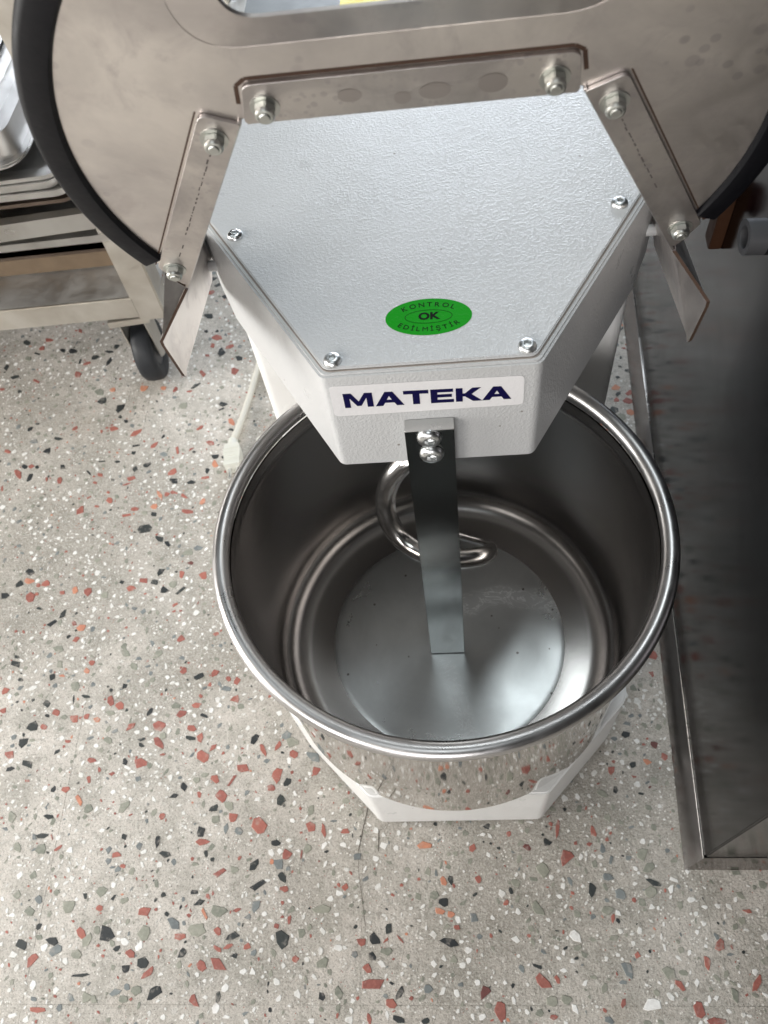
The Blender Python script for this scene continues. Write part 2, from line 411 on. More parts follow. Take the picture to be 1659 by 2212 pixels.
# ------------------------------------------------------------------ floor: cement terrazzo tiles with stones
flo = bmesh.new()
for a in ((-3.0, -2.0), ):
    vs = [flo.verts.new(c) for c in ((-3.2, -2.2, -0.0009), (2.8, -2.2, -0.0009), (2.8, 4.2, -0.0009), (-3.2, 4.2, -0.0009))]
    flo.faces.new(vs)
GROUT = plain('joint_cement', (0.26, 0.235, 0.205), 0.9, 0, 0.4, 300, 0.3)
floor = bm_obj('floor', flo, FLOOR, smooth=None); floor['kind'] = 'structure'
JX, JY, TS = -0.0915, -0.281, 0.300
def tile_mesh():
    h = TS / 2 - 0.00004
    pts = []
    rnd = random.Random(3)
    n = 14
    for k in range(4):
        for i in range(n):
            t = -h + 2 * h * i / n
            q = [(t, -h), (h, t), (-t, h), (-h, -t)][k]
            j = rnd.uniform(-0.00015, 0.0) if i else 0
            cx = [(0, -j), (j, 0), (0, j), (-j, 0)][k]
            pts.append((q[0] + cx[0], q[1] + cx[1]))
    b = prism(pts, -0.011, 0.0, bevel=0.00008, seg=1, edges='top')
    bmesh.ops.recalc_face_normals(b, faces=b.faces)
    me = bpy.data.meshes.new('tile'); b.to_mesh(me); b.free(); me.materials.append(FLOOR); return me
tm = tile_mesh()
for i in range(-5, 5):
    for j in range(-4, 9):
        o = bpy.data.objects.new('tile', tm); COL.objects.link(o); o.parent = floor
        o.location = (JX + (i + .5) * TS, JY + (j + .5) * TS, random.uniform(-0.00004, 0.00004))

CHIPS = "k-598,469,159,79,4;r-564,457,121,81,113;r-611,448,88,55,160;k-584,442,85,59,136;k-458,414,138,120,9;k-431,399,165,105,75;k-428,384,73,54,147;k-418,375,81,55,131;r-358,426,117,68,84;o-375,430,95,84,17;o-403,432,145,106,153;o-447,433,95,65,159;g-466,431,148,106,152;k-330,430,151,74,38;r-338,421,86,41,6;g-342,396,129,103,147;k-288,394,112,79,163;k-289,386,94,61,4;o-273,363,133,74,125;k-272,350,98,40,167;r-315,356,103,65,39;r-297,331,124,75,155;r-400,354,174,90,37;r-433,364,117,72,2;r-449,361,79,45,111;r-442,366,56,43,136;k-551,373,82,59,50;k-543,381,84,42,168;r-487,369,96,68,61;k-507,353,128,51,166;s-540,351,118,66,1;k-517,334,112,97,1;r-573,337,121,50,155;r-548,299,183,65,126;r-533,310,84,60,150;k-542,310,86,62,141;k-525,308,77,55,135;k-489,305,118,76,162;k-531,292,133,67,83;r-507,287,92,38,103;r-489,286,126,71,105;k-397,333,110,70,165;k-398,322,78,57,153;r-372,332,114,63,53;r-340,322,140,87,83;s-357,317,105,69,165;r-322,322,92,41,50;k-317,317,58,46,146;k-288,308,126,70,171;k-275,306,93,63,166;k-296,287,98,62,99;o-287,296,154,67,113;r-272,284,59,48,133;r-296,276,123,45,7;g-327,351,130,71,170;k-362,346,68,40,70;r-341,288,141,105,58;k-337,274,112,69,161;k-314,270,112,79,1;k-377,301,118,64,20;k-391,296,106,77,98;k-417,309,93,46,4;k-437,311,98,41,179;k-452,294,119,28,138;r-436,290,110,55,149;r-395,283,123,87,7;r-441,278,99,49,155;k-418,281,66,42,166;r-398,273,108,31,14;r-416,250,112,71,137;r-420,262,58,45,148;r-444,256,66,36,19;r-431,242,80,42,170;r-451,237,115,83,85;r-390,226,126,88,162;r-382,235,120,61,178;o-356,237,94,71,157;k-355,226,101,68,142;o-352,254,137,46,126;r-343,254,83,66,146;r-336,257,79,55,163;r-321,250,128,41,144;r-313,227,164,70,163;o-296,240,101,60,65;k-364,205,164,127,2;g-367,229,85,61,158;k-342,190,120,61,151;k-332,183,115,52,133;s-293,174,113,75,2;g-304,170,146,90,18;m-299,155,92,54,171;k-334,145,110,66,62;k-339,132,94,71,160;k-326,121,116,82,163;k-306,120,149,82,24;r-308,141,115,67,101;r-282,138,118,99,138;r-352,133,122,87,162;r-366,125,108,72,0;k-378,134,73,60,75;g-316,128,102,83,141;r-564,277,101,50,105;k-496,154,133,86,151;o-493,141,127,73,168;k-504,138,104,95,59;r-471,137,114,73,178;r-480,135,68,53,105;r-487,120,141,119,125;r-479,123,58,43,139;r-448,124,86,59,161;o-433,126,87,71,108;r-417,124,121,96,100;k-518,123,115,75,175;g-396,118,112,82,86;k-472,105,85,37,158;k-441,96,108,55,76;k-453,86,127,74,30;r-425,84,88,57,130;o-415,78,101,85,21;r-483,76,63,29,130;k-428,68,60,40,38;r-418,64,95,69,36;g-436,54,124,76,167;r-297,60,95,85,114;r-310,102,76,42,31;r-310,94,55,43,84;r-258,64,80,55,168;k-483,46,61,45,150;k-482,36,142,83,155;r-394,36,82,72,14;o-398,27,79,60,125;g-358,46,122,75,139;g-346,30,120,71,141;g-321,43,115,81,44;g-430,34,117,86,154;k-472,19,75,46,167;k-436,21,76,71,107;o-425,22,81,39,173;r-288,23,84,79,94;r-254,19,98,68,50;k-271,16,115,64,23;r-238,12,75,58,137;r-229,10,93,73,72;s-240,1,121,58,170;r-258,6,60,48,77;r-228,-10,100,76,3;r-486,7,92,72,55;g-407,10,122,94,138;k-352,8,76,57,14;k-366,4,52,46,118;k-393,-2,95,48,159;k-435,-9,90,69,146;k-406,-4,107,21,101;r-364,-8,124,82,107;r-353,-13,98,83,161;r-422,-19,94,71,155;r-482,-15,76,64,179;r-400,-26,95,73,164;r-387,-24,67,57,131;g-413,-24,95,64,25;k-431,-22,56,39,160;o-375,-28,83,61,161;g-362,-21,106,66,170;k-319,-21,95,52,69;g-291,-16,102,78,174;r-269,-16,98,59,8;r-266,-6,59,35,128;r-284,-25,115,79,19;k-260,-27,99,41,163;k-444,-33,131,92,170;r-432,-34,86,64,148;r-402,-50,77,32,175;k-451,-50,111,95,78;k-411,-60,80,38,49;r-462,-62,102,69,172;k-458,-77,100,46,10;k-440,-74,148,83,156;r-338,-37,133,73,63;k-323,-50,119,36,2;k-322,-56,76,38,151;r-304,-54,148,71,136;r-306,-37,134,106,2;r-272,-40,108,67,163;k-271,-50,116,50,163;r-261,-50,102,61,101;g-359,-50,123,69,164;r-372,-70,93,55,171;k-337,-72,77,59,114;r-320,-74,133,88,0;r-298,-66,75,28,12;r-362,-80,69,41,98;r-348,-84,65,51,154;r-371,-89,79,42,118;g-301,-46,85,71,125;r-255,-69,130,104,143;r-247,-61,112,52,65;r-232,-108,126,101,139;k-406,-98,65,59,128;r-394,-98,88,75,0;r-436,-89,65,47,116;o-377,-109,127,46,128;g-366,-117,98,87,168;g-329,-116,139,106,52;k-405,-124,108,62,172;g-443,-124,106,73,131;k-281,-107,109,53,33;k-271,-98,104,67,120;g-259,-92,83,68,14;r-255,-106,72,47,125;r-240,-92,98,85,139;r-223,-93,145,58,45;r-213,-81,155,91,166;r-178,-89,137,100,83;k-167,-96,97,65,56;r-183,-101,90,63,173;k-172,-113,96,84,106;k-238,-119,105,67,30;g-223,-117,102,78,151;r-218,-128,112,83,158;r-191,-136,149,131,129;g-235,-129,103,84,162;r-289,-126,75,62,151;k-249,-140,108,87,91;s-212,-140,94,65,154;s-224,-138,98,42,86;r-246,-150,126,56,2;k-290,-148,121,47,90;k-324,-144,65,53,117;k-281,-160,113,78,170;r-329,-160,116,49,1;r-388,-153,96,33,34;k-407,-142,123,48,5;r-397,-143,85,26,115;g-405,-154,116,84,161;g-430,-152,104,69,136;r-320,-170,67,38,175;k-193,-171,117,72,54;k-190,-187,169,73,26;k-166,-181,116,59,124;s-170,-170,94,79,163;k-175,-152,95,59,176;r-163,-191,84,59,174;r-227,-176,132,64,25;k-241,-160,84,47,118;k-234,-165,50,40,163;r-208,-164,51,38,34;r-163,-162,110,86,137;r-149,-162,78,19,82;o-177,-168,56,37,86;k-277,-195,60,54,58;k-248,-193,74,42,176;k-243,-202,125,55,37;r-234,-197,69,37,132;o-236,-211,118,60,106;r-250,-212,48,37,167;g-223,-209,147,94,174;s-189,-205,110,70,72;r-206,-208,77,37,16;r-292,-208,132,79,2;r-336,-206,71,56,170;k-352,-195,82,55,168;k-325,-197,64,47,39;g-337,-192,100,87,18;s-397,-198,97,72,158;g-366,-204,156,105,167;g-404,-208,113,77,157;k-271,-211,52,39,146;s-263,-218,141,79,146;g-290,-226,131,116,130;g-241,-224,185,102,4;r-256,-229,113,64,175;r-222,-225,88,67,157;k-208,-229,128,53,20;k-162,-232,160,99,116;r-168,-221,57,44,174;r-157,-216,78,36,77;r-350,-225,138,70,137;k-325,-227,162,111,157;g-326,-217,93,66,2;k-391,-220,67,59,81;k-375,-232,115,61,170;k-404,-235,119,76,157;g-389,-229,78,55,164;s-371,-240,111,83,24;g-342,-232,119,89,64;g-351,-243,112,75,169;k-313,-238,76,47,19;r-300,-242,94,60,163;k-288,-250,114,97,175;k-302,-254,94,62,172;r-281,-257,145,60,42;k-252,-242,93,64,43;r-234,-251,113,77,141;r-217,-252,198,94,167;k-205,-244,69,51,172;r-194,-237,68,55,170;r-220,-239,108,37,155;r-211,-237,94,33,21;r-150,-247,76,62,173;r-391,-247,117,78,55;r-325,-244,41,30,166;k-344,-259,161,34,4;k-273,-272,133,88,36;s-308,-272,106,68,17;r-237,-278,121,61,134;k-216,-275,94,49,86;g-334,-276,102,77,179;g-326,-278,91,63,169;g-300,-277,90,67,165;r-376,-285,158,48,175;s-382,-277,63,43,167;k-125,-275,75,64,36;g-289,-270,100,77,3;g-128,-208,160,74,3;g-126,-250,110,98,26;s-142,-72,142,75,158;s-171,-50,107,83,37;k-204,-53,113,80,53;r-179,-60,114,51,63;r-194,-64,129,49,120;r-162,-69,83,75,144;g-165,-57,119,92,1;r-139,-86,93,85,147;r-141,-137,106,91,146;r-129,-141,123,55,104;g-142,-123,125,66,72;r-108,-142,88,54,7;o-33,-156,134,78,179;r10,-159,79,54,67;r44,-147,55,44,49;m60,-159,78,56,154;k78,-155,82,66,170;k25,-140,70,58,6;k27,-155,33,25,2;r-107,-190,82,57,9;k-18,-203,99,87,27;k-11,-185,82,49,105;r14,-185,74,59,129;g-26,-197,88,74,16;o-17,-186,76,61,127;o-22,-210,100,49,164;o-12,-213,80,60,22;r-7,-223,60,52,17;k42,-195,72,45,114;k10,-197,53,27,35;r37,-204,55,45,40;k-67,-224,107,67,71;k-80,-232,103,83,137;r-91,-234,101,60,172;r-70,-233,75,27,40;r-57,-232,98,19,134;k-82,-245,82,59,119;g-70,-241,106,76,0;s-97,-243,66,57,174;r-86,-254,91,71,148;r-80,-265,220,84,4;k-58,-272,123,55,64;k-65,-265,51,24,164;r-66,-280,100,73,164;r-48,-276,44,35,0;s-34,-269,83,66,172;k-124,-275,77,59,71;g-110,-272,124,71,112;k-59,-291,109,54,158;k-36,-292,82,53,2;r-84,-291,87,40,110;m14,-271,116,70,53;r26,-285,136,101,96;k-14,-234,167,69,168;r63,-264,135,85,142;g16,-281,75,54,5;k60,-253,85,34,163;s-96,-164,83,65,10;g-130,-208,137,61,7;g-144,-157,91,86,96;g72,-178,121,108,120;g47,-188,94,74,6;g64,-209,131,79,132;s-6,-266,51,39,4;r145,-92,90,59,71;k166,-87,68,62,57;r165,-98,58,27,170;k146,-110,68,46,65;k169,-114,57,26,171;r89,-143,155,36,78;r121,-146,99,48,96;r104,-156,49,41,21;r116,-157,49,43,11;r94,-167,156,99,54;g161,-166,146,83,49;g165,-177,112,72,33;s128,-184,102,62,165;k113,-194,129,71,85;k167,-189,129,63,157;g163,-197,100,88,25;s137,-198,106,82,162;g124,-211,103,67,14;r96,-197,46,33,7;r148,-203,48,44,16;r128,-217,66,36,66;k132,-219,50,34,116;r241,-212,75,42,170;r213,-238,109,60,52;r200,-250,114,57,92;r144,-245,61,58,22;s134,-255,143,87,117;g168,-257,114,97,150;r175,-267,96,63,131;k93,-247,44,28,5;r75,-262,79,45,113;g70,-278,109,82,9;g81,-277,86,72,174;r127,-279,68,38,64;r187,-284,107,87,93;r237,-265,139,46,55;r111,-284,40,31,137;r69,-289,72,46,4;r199,-292,150,59,3;g217,-273,117,61,98;m178,-108,51,25,29;o180,-85,76,59,135;m189,-69,83,71,47;r196,-80,79,63,98;k164,-59,85,70,14;s133,-170,76,70,35;g133,-113,115,61,154;s184,-163,47,44,171;g238,-182,97,49,174;w150,-280,144,89,13;w94,-230,121,75,132;k-597,536,123,86,137;k-576,512,119,69,136;k-538,515,116,67,150;k-522,512,145,105,143;k-486,497,131,90,178;k-507,491,99,69,67;k-458,515,110,94,98;k-463,487,153,61,80;k-467,506,138,64,170;k-616,488,133,89,127;r-519,551,125,60,144;r-564,538,144,65,169;r-571,522,93,78,52;r-496,486,126,68,12;r-504,466,128,91,128;r-564,459,138,92,124;g-588,504,123,87,141;r-311,519,154,106,173;r-315,502,115,81,139;k-301,489,149,97,106;k-274,476,120,85,141;r-289,499,147,78,23;r-321,485,76,45,168;r-324,450,158,83,121;r-278,452,119,99,130;k-323,627,99,68,26;k-309,601,111,87,142;r-331,613,125,88,25;k-312,531,74,59,137;k-328,532,69,51,115;k-328,563,140,89,164;k-340,585,94,50,169"
listed = []
for e in CHIPS.split(';'):
    a = e[1:].split(','); listed.append((e[0], *[float(v) for v in a]))
def chip_outline(L, W, ang, rnd, n=None):
    n = n or rnd.choice((4, 5, 5, 6, 6, 7, 8))
    pts = []
    a0 = rnd.uniform(0, 2 * math.pi)
    for k in range(n):
        a = a0 + 2 * math.pi * (k + rnd.uniform(-.34, .34)) / n
        rr = rnd.uniform(0.74, 1.22) if n < 7 else rnd.uniform(.68, 1.12)
        pts.append((math.cos(a) * rr * L / 2, math.sin(a) * rr * W / 2))
    c, s = math.cos(ang), math.sin(ang)
    return [(x * c - y * s, x * s + y * c) for x, y in pts]
def chip_bm(bm, x, y, outline, h, mi=0, inset=0.86):
    top = [bm.verts.new((x + px * inset, y + py * inset, h)) for px, py in outline]
    bot = [bm.verts.new((x + px, y + py, -0.0003)) for px, py in outline]
    f = bm.faces.new(top); f.material_index = mi
    n = len(top)
    for k in range(n):
        g = bm.faces.new((bot[k], bot[(k + 1) % n], top[(k + 1) % n], top[k])); g.material_index = mi
listed.sort(key=lambda c: -c[3] * c[4])
keep = []
for c in listed:                                # no stone lies on another
    if all((c[1] - q[1]) ** 2 + (c[2] - q[2]) ** 2 > ((c[3] + c[4] + q[3] + q[4]) * .017) ** 2 for q in keep): keep.append(c)
listed = keep; print('listed', len(listed))
rc = random.Random(11)
KEYS = 'romkgsw'
protos = []                                   # 26 shared unit outlines, squared stones and shards
for k in range(26):
    protos.append(chip_outline(1, 1, 0, rc))
pm = {}
for idx, (c, x, y, L, W, a) in enumerate(listed[:300]):
    k = rc.randrange(26)
    key = (k, c)
    if key not in pm:
        b = bmesh.new(); chip_bm(b, 0, 0, protos[k], 1.0, 0, 0.90)
        for v in b.verts:
            if v.co.z < 0.5: v.co.z = -1
        bmesh.ops.recalc_face_normals(b, faces=b.faces)
        me = bpy.data.meshes.new('stone'); b.to_mesh(me); b.free(); me.materials.append(STONE[c]); pm[key] = me
    o = bpy.data.objects.new('stone', pm[key]); COL.objects.link(o); o.parent = floor
    o.location = (x / 1000, y / 1000, rc.uniform(0.00016, 0.00026))
    o.scale = (L * 1.12e-4, W * 1.12e-4, 0.00035); o.rotation_euler = (0, 0, math.radians(a))
# the remaining stones, thousands of them, joined
bm = bmesh.new(); grid = {}
def taken(x, y, r):
    gx, gy = int(math.floor(x / .02)), int(math.floor(y / .02))
    for i in range(gx - 1, gx + 2):
        for j in range(gy - 1, gy + 2):
            for (qx, qy, qr) in grid.get((i, j), ()):
                if (qx - x) ** 2 + (qy - y) ** 2 < (qr + r) ** 2: return True
    return False
def put(x, y, r): grid.setdefault((int(math.floor(x / .02)), int(math.floor(y / .02))), []).append((x, y, r))
for c, x, y, L, W, a in listed: put(x / 1000, y / 1000, (L + W) / 4 * 1e-4 * 0.95)
for c, x, y, L, W, a in listed[300:]:
    chip_bm(bm, x / 1000, y / 1000, chip_outline(L * 1.12e-4, W * 1.12e-4, math.radians(a), rc), 0.0004, KEYS.index(c))
def near_joint(x, y, r):
    fx = (x - JX) % TS; fy = (y - JY) % TS
    return min(fx, TS - fx) < r * .4 or min(fy, TS - fy) < r * .4
cnt = 0
for t in range(95000):
    x = rc.uniform(-1.1, 0.75); y = rc.uniform(-0.42, 1.45)
    far = y > 0.62
    dens = 0.55 + 0.9 * noise.noise(Vector((x * 9, y * 9, 4.0)))
    u = rc.random()
    if far or (x > .12 and y > 0): pal = 'wwwwwwrrkkggso'
    else: pal = 'wwwwwwwwwwwwwwwgsggwr' if rc.random() < .91 else 'rkrkkgso'
    c = rc.choice(pal)
    if c == 'w':
        if rc.random() > max(.15, dens): continue
        L = rc.choice((2.8, 3.4, 4, 4.8, 5.6, 6.4, 7.4, 8.6)) * 1e-3 * rc.uniform(.8, 1.1)
    elif far or (x > .12 and y > 0): L = rc.uniform(5, 15) * 1e-3
    else: L = rc.uniform(2.0, 5.0) * 1e-3 if c in 'rko' else rc.uniform(3, 10) * 1e-3
    W = L * rc.uniform(.4, .95)
    r = (L + W) / 4 * 0.93
    if taken(x, y, r) or near_joint(x, y, r): continue
    put(x, y, r); cnt += 1
    chip_bm(bm, x, y, chip_outline(L, W, rc.uniform(0, 3.14), rc, rc.choice((4, 5, 5, 6, 7))), rc.uniform(.0002, .0004), KEYS.index(c), .84)
small = bm_obj('small_stones', bm, [STONE[k] for k in KEYS], floor, smooth=None); small['kind'] = 'stuff'
print('chips', cnt)
# hairline crack / joint trace in front of the mixer base
ck = bmesh.new()
for seg in ([(-.0849, -.111), (-.0885, -.128), (-.0915, -.141), (-.0955, -.1600), (-.0950, -.178), (-.0915, -.198), (-.0880, -.222)], [(-.0765, -.141), (-.0768, -.160)]):
    for (a, b) in zip(seg, seg[1:]):
        d = (Vector(b) - Vector(a)).normalized(); nrm = Vector((-d.y, d.x)) * (0.0004 if a[1] > -.158 else 0.00018)
        vs = [ck.verts.new((*(Vector(p) + s * nrm), 0.00045)) for p, s in ((a, 1), (a, -1), (b, -1), (b, 1))]
        ck.faces.new(vs)
crack = bm_obj('crack', ck, plain('crack_dirt', (0.10, 0.085, 0.07), 0.9), floor, smooth=None)

# ------------------------------------------------------------------ the mixer
mixer = thing('spiral_mixer', 'white spiral dough mixer with open steel bowl and textured head cover, in the centre', 'mixer')
# base
bp = [(-.0735, -.1355), (.0735, -.1355), (.149, -.058), (.149, .40), (-.149, .40), (-.149, -.058)]
base = bm_obj('base', prism(round_poly(bp, [.010, .010, .02, .01, .01, .02], 5), 0.0035, 0.108, bevel=.006, seg=3), WHITE_BASE, mixer, 40)
for fx, fy in ((-.055, -.110), (.055, -.110), (-.12, .37), (.12, .37)):
    bm_obj('rubber_foot', lathe([(0, 0), (.012, 0), (.013, .002), (.013, .0045), (0, .0045)], 24, Matrix.Translation((fx, fy, 0))), RUBBER, mixer, 40)
# column
colp = round_poly([(-.149, .170), (.149, .170), (.149, .40), (-.149, .40)], .008, 4)
bm_obj('column', prism(colp, 0.1085, 0.3995), WHITE_BASE, mixer, 40)
# head housing
hp = [(-.0563, -.0080), (.0563, -.0080), (.134, .1215), (.1505, .160), (.1505, .42), (-.1505, .42), (-.1505, .160), (-.134, .1215)]
head = bm_obj('head_housing', prism(round_poly(hp, [.006, .006, .03, .02, .01, .01, .02, .03], 5), 0.400, 0.4790, bevel=.0045, seg=4), WHITE, mixer, 50)
# cover plate on the head
cp = [(-.0539, -.0048), (.0539, -.0048), (.131, .1240), (.1330, .150), (.1330, .41), (-.1330, .41), (-.1330, .150), (-.131, .1240)]
cover = bm_obj('cover_plate', prism(round_poly(cp, [.006, .006, .02, .01, .01, .01, .01, .02], 5), 0.4793, 0.4815, bevel=.0006, seg=2), WHITE, mixer, 40)
# brownish edge line round the cover, edge shade put into its colour
gp = [(x * 1.007, y - .0005 if y < 0 else y) for x, y in cp]
bm_obj('cover_edge_line', prism(round_poly(gp, [.006, .006, .02, .01, .01, .01, .01, .02], 5), 0.4788, 0.4794), plain('brown_edge_shade', (0.36, 0.32, 0.29), 0.8, 0, .3, 300, .5), mixer, 40)

def socket_bolt(name, loc, normal, r, h, parent, spin=0.0, mat=None):
    """button head bolt with a hexagonal socket"""
    bm = bmesh.new(); n = 36
    sr = r * 0.42
    prof = [(r * .96, 0), (r, h * .10), (r * .985, h * .28), (r * .90, h * .60), (r * .76, h * .84), (r * .60, h * .97), (r * .52, h)]
    rings = []
    for rr, z in prof:
        rings.append([bm.verts.new((rr * math.cos(2 * math.pi * i / n), rr * math.sin(2 * math.pi * i / n), z)) for i in range(n)])
    def hexr(i, R):
        a = (2 * math.pi * i / n) % (math.pi / 3) - math.pi / 6
        return R * math.cos(math.pi / 6) / math.cos(a)
    for R, z in ((sr * 1.06, h), (sr, h * .93), (sr * .98, h * .35)):
        rings.append([bm.verts.new((hexr(i, R) * math.cos(2 * math.pi * i / n), hexr(i, R) * math.sin(2 * math.pi * i / n), z)) for i in range(n)])
    for a, b in zip(rings, rings[1:]):
        for i in range(n): bm.faces.new((a[i], a[(i + 1) % n], b[(i + 1) % n], b[i]))
    c = bm.verts.new((0, 0, h * .25))
    for i in range(n): bm.faces.new((rings[-1][i], rings[-1][(i + 1) % n], c))
    q = Vector(normal).to_track_quat('Z', 'Y').to_matrix().to_4x4() @ Matrix.Rotation(spin, 4, 'Z')
    q.translation = Vector(loc)
    bmesh.ops.transform(bm, matrix=q, verts=bm.verts)
    return bm_obj(name, bm, mat or ZINC, parent, 32)
for (x, y, s) in ((-.0497, -.0000, .2), (.0496, .0004, .5), (-.1121, .1055, .1), (.1114, .1053, .35)):
    socket_bolt('cover_bolt', (x, y, .4815), (0, 0, 1), .0049, .0030, mixer, s)

# brand label on the front face: rounded white foil with navy letters
FY = -0.00815
fr = frame((0, FY, 0), (1, 0, 0), (0, 0, 1), (0, -1, 0))       # x right, y up, z towards the viewer
lab = bm_obj('brand_label', prism(round_poly([(-.0536, .4468), (.0485, .4472), (.0481, .4700), (-.0532, .4712)], .0030, 4), 0, .00015, fr), LABEL, mixer, 40)
# extended bold capitals, unit height 1
LET = {
 'M': (1.50, [[(0, 0), (0, 1), (.42, 1), (.76, .42), (1.10, 1), (1.50, 1), (1.50, 0), (1.18, 0), (1.18, .66), (.86, .10), (.64, .10), (.31, .66), (.31, 0)]], []),
 'A': (1.48, [[(0, 0), (.54, 1), (.94, 1), (1.48, 0), (1.10, 0), (.98, .22), (.50, .22), (.38, 0)]], [[(.61, .43), (.87, .43), (.74, .70)]]),
 'T': (1.28, [[(0, 1), (1.28, 1), (1.28, .75), (.82, .75), (.82, 0), (.46, 0), (.46, .75), (0, .75)]], []),
 'E': (1.18, [[(0, 0), (0, 1), (1.15, 1), (1.15, .77), (.35, .77), (.35, .62), (1.08, .62), (1.08, .40), (.35, .40), (.35, .23), (1.18, .23), (1.18, 0)]], []),
 'K': (1.34, [[(0, 0), (0, 1), (.35, 1), (.35, .60), (.46, .60), (.84, 1), (1.28, 1), (.80, .53), (1.34, 0), (.88, 0), (.46, .38), (.35, .38), (.35, 0)]], []),
}
word = 'MATEKA'; gap = .10
tot = sum(LET[c][0] for c in word) + gap * (len(word) - 1) - .22
x0, wid, hh = -.0468, .0885, .0106
sx = wid / tot; cx = 0
for i, ch in enumerate(word):
    wch, outer, holes = LET[ch]
    if i and word[i - 1] + ch in ('AT', 'KA'): cx -= .10
    def T(p): 
        X = x0 + (cx + p[0]) * sx
        return (X, .4535 - (X + .0468) * .012 + p[1] * (hh * 1.08 - (X + .0468) * .012))
    bm_obj('letter', prism([T(p) for p in outer[0]], .0002, .00028, fr, holes=[[T(p) for p in h] for h in holes]), NAVY, lab, None)
    cx += wch + gap

# green inspection sticker on the cover
def ellipse(rx, ry, n=64, cx=0, cy=0, rot=0):
    return [(cx + rx * math.cos(2 * math.pi * i / n), cy + ry * math.sin(2 * math.pi * i / n)) for i in range(n)]
SM = frame((.00055, .0268, .4815), (math.cos(-.015), math.sin(-.015), 0), (-math.sin(-.015), math.cos(-.015), 0), (0, 0, 1))
stk = bm_obj('inspection_sticker', prism(ellipse(.0229, .0134), 0, .00012, SM), GREEN, mixer, 40)
ringb = bmesh.new()
for a, b in (((.0126, .0050), (.0123, .0047)),):
    o1 = ellipse(*a); o2 = ellipse(*b); n = len(o1)
    va = [ringb.verts.new((x, y, .00018)) for x, y in o1]; vb = [ringb.verts.new((x, y, .00018)) for x, y in o2]
    for i in range(n): ringb.faces.new((va[i], va[(i + 1) % n], vb[(i + 1) % n], vb[i]))
bmesh.ops.transform(ringb, matrix=SM, verts=ringb.verts)
bm_obj('printed_ring', ringb, BLACKINK, stk, None)
def text_mesh(body, size, bold=0.0, sxx=1.0):
    cu = bpy.data.curves.new('text', 'FONT'); cu.body = body; cu.size = size; cu.offset = bold
    cu.align_x = 'CENTER'; cu.align_y = 'CENTER'; cu.resolution_u = 3; cu.fill_mode = 'FRONT'
    o = bpy.data.objects.new('text', cu); COL.objects.link(o)
    bpy.context.view_layer.update()
    dg = bpy.context.evaluated_depsgraph_get()
    me = bpy.data.meshes.new_from_object(o.evaluated_get(dg))
    bpy.data.objects.remove(o); bpy.data.curves.remove(cu)
    me.transform(Matrix.Diagonal((sxx, 1, 1, 1)))
    return me
def put_text(name, body, size, x, y, rot, bold=0.0, sxx=1.0):
    me = text_mesh(body, size, bold, sxx)
    me.transform(SM @ Matrix.Translation((x, y, .00018)) @ Matrix.Rotation(rot, 4, 'Z'))
    return link(name, me, BLACKINK, stk)
put_text('printed_word', 'OK', .0070, 0, 0.0001, 0, .00030, 1.05)
def arc_text(word, rx, ry, half, size, top=True, bold=.00004):
    """letters set along an ellipse arc, spaced by their own widths"""
    ms = [text_mesh(ch, size, 0.0 if ch == 'M' else bold) for ch in word]
    ws = [max(v.co.x for v in m.vertices) - min(v.co.x for v in m.vertices) for m in ms]
    N = 400; arc = []
    for i in range(N + 1):
        t = (90 + half - 2 * half * i / N) if top else (270 - half + 2 * half * i / N)
        a = math.radians(t); arc.append((rx * math.cos(a), ry * math.sin(a)))
    cum = [0.0]
    for p_, q_ in zip(arc, arc[1:]): cum.append(cum[-1] + math.hypot(q_[0] - p_[0], q_[1] - p_[1]))
    gap_ = (cum[-1] - sum(ws)) / (len(ws) - 1); d = 0
    for m, wd in zip(ms, ws):
        c = d + wd / 2; k = min(range(N), key=lambda i: abs(cum[i] - c)); d += wd + gap_
        (ax, ay), (bx, by) = arc[k], arc[k + 1]
        mx = (max(v.co.x for v in m.vertices) + min(v.co.x for v in m.vertices)) / 2
        m.transform(SM @ Matrix.Translation((ax, ay, .00018)) @ Matrix.Rotation(math.atan2(by - ay, bx - ax), 4, 'Z') @ Matrix.Translation((-mx, 0, 0)))
        link('printed_letter', m, BLACKINK, stk)
arc_text('KONTROL', .0182, .0088, 50, .0047, True)
arc_text('ED\u0130LM\u0130\u015eT\u0130R', .0186, .0093, 58, .0044, False)

bm_obj('shaded_cover_slab', box((-.1330, .340, .4816), (.1330, .412, .4826), bevel=.0004), plain('cover_shade_grey', (0.20, 0.215, 0.225), 0.45), mixer, None)  # added slab over the cover's rear, shade put into its grey
# yellow warning sticker far back on the cover
bm_obj('warning_sticker', prism([(-.058, .352), (-.0195, .350), (-.0190, .398), (-.057, .400)], .4827, .48285), YELLOW, mixer, None)

# dough breaker bar, with its sawn bright top and two socket bolts
bt = .4392
def bar_poly(z):
    t = (bt - z) / (bt - .121)
    xl, xr = -.0161 - .0014 * t, .0110 + .0014 * t
    bend = .0011 * math.exp(-((z - .225) / .022) ** 2)
    return xl, xr, -.0163 + bend, -.0088 + bend
bb = bmesh.new(); prev = None; zs = [.121 + (bt - .121) * i / 60 for i in range(61)]
for z in zs:
    xl, xr, yf, yb = bar_poly(z); c = .0004
    ring = [bb.verts.new(p + (z,)) for p in ((xl + c, yf), (xr - c, yf), (xr, yf + c), (xr, yb), (xl, yb), (xl, yf + c))]
    if prev:
        for k in range(6): bb.faces.new((prev[k], prev[(k + 1) % 6], ring[(k + 1) % 6], ring[k]))
    else: bb.faces.new(ring[::-1])
    prev = ring
f = bb.faces.new(prev)
bar = bm_obj('breaker_bar', bb, BAR, mixer, 30)
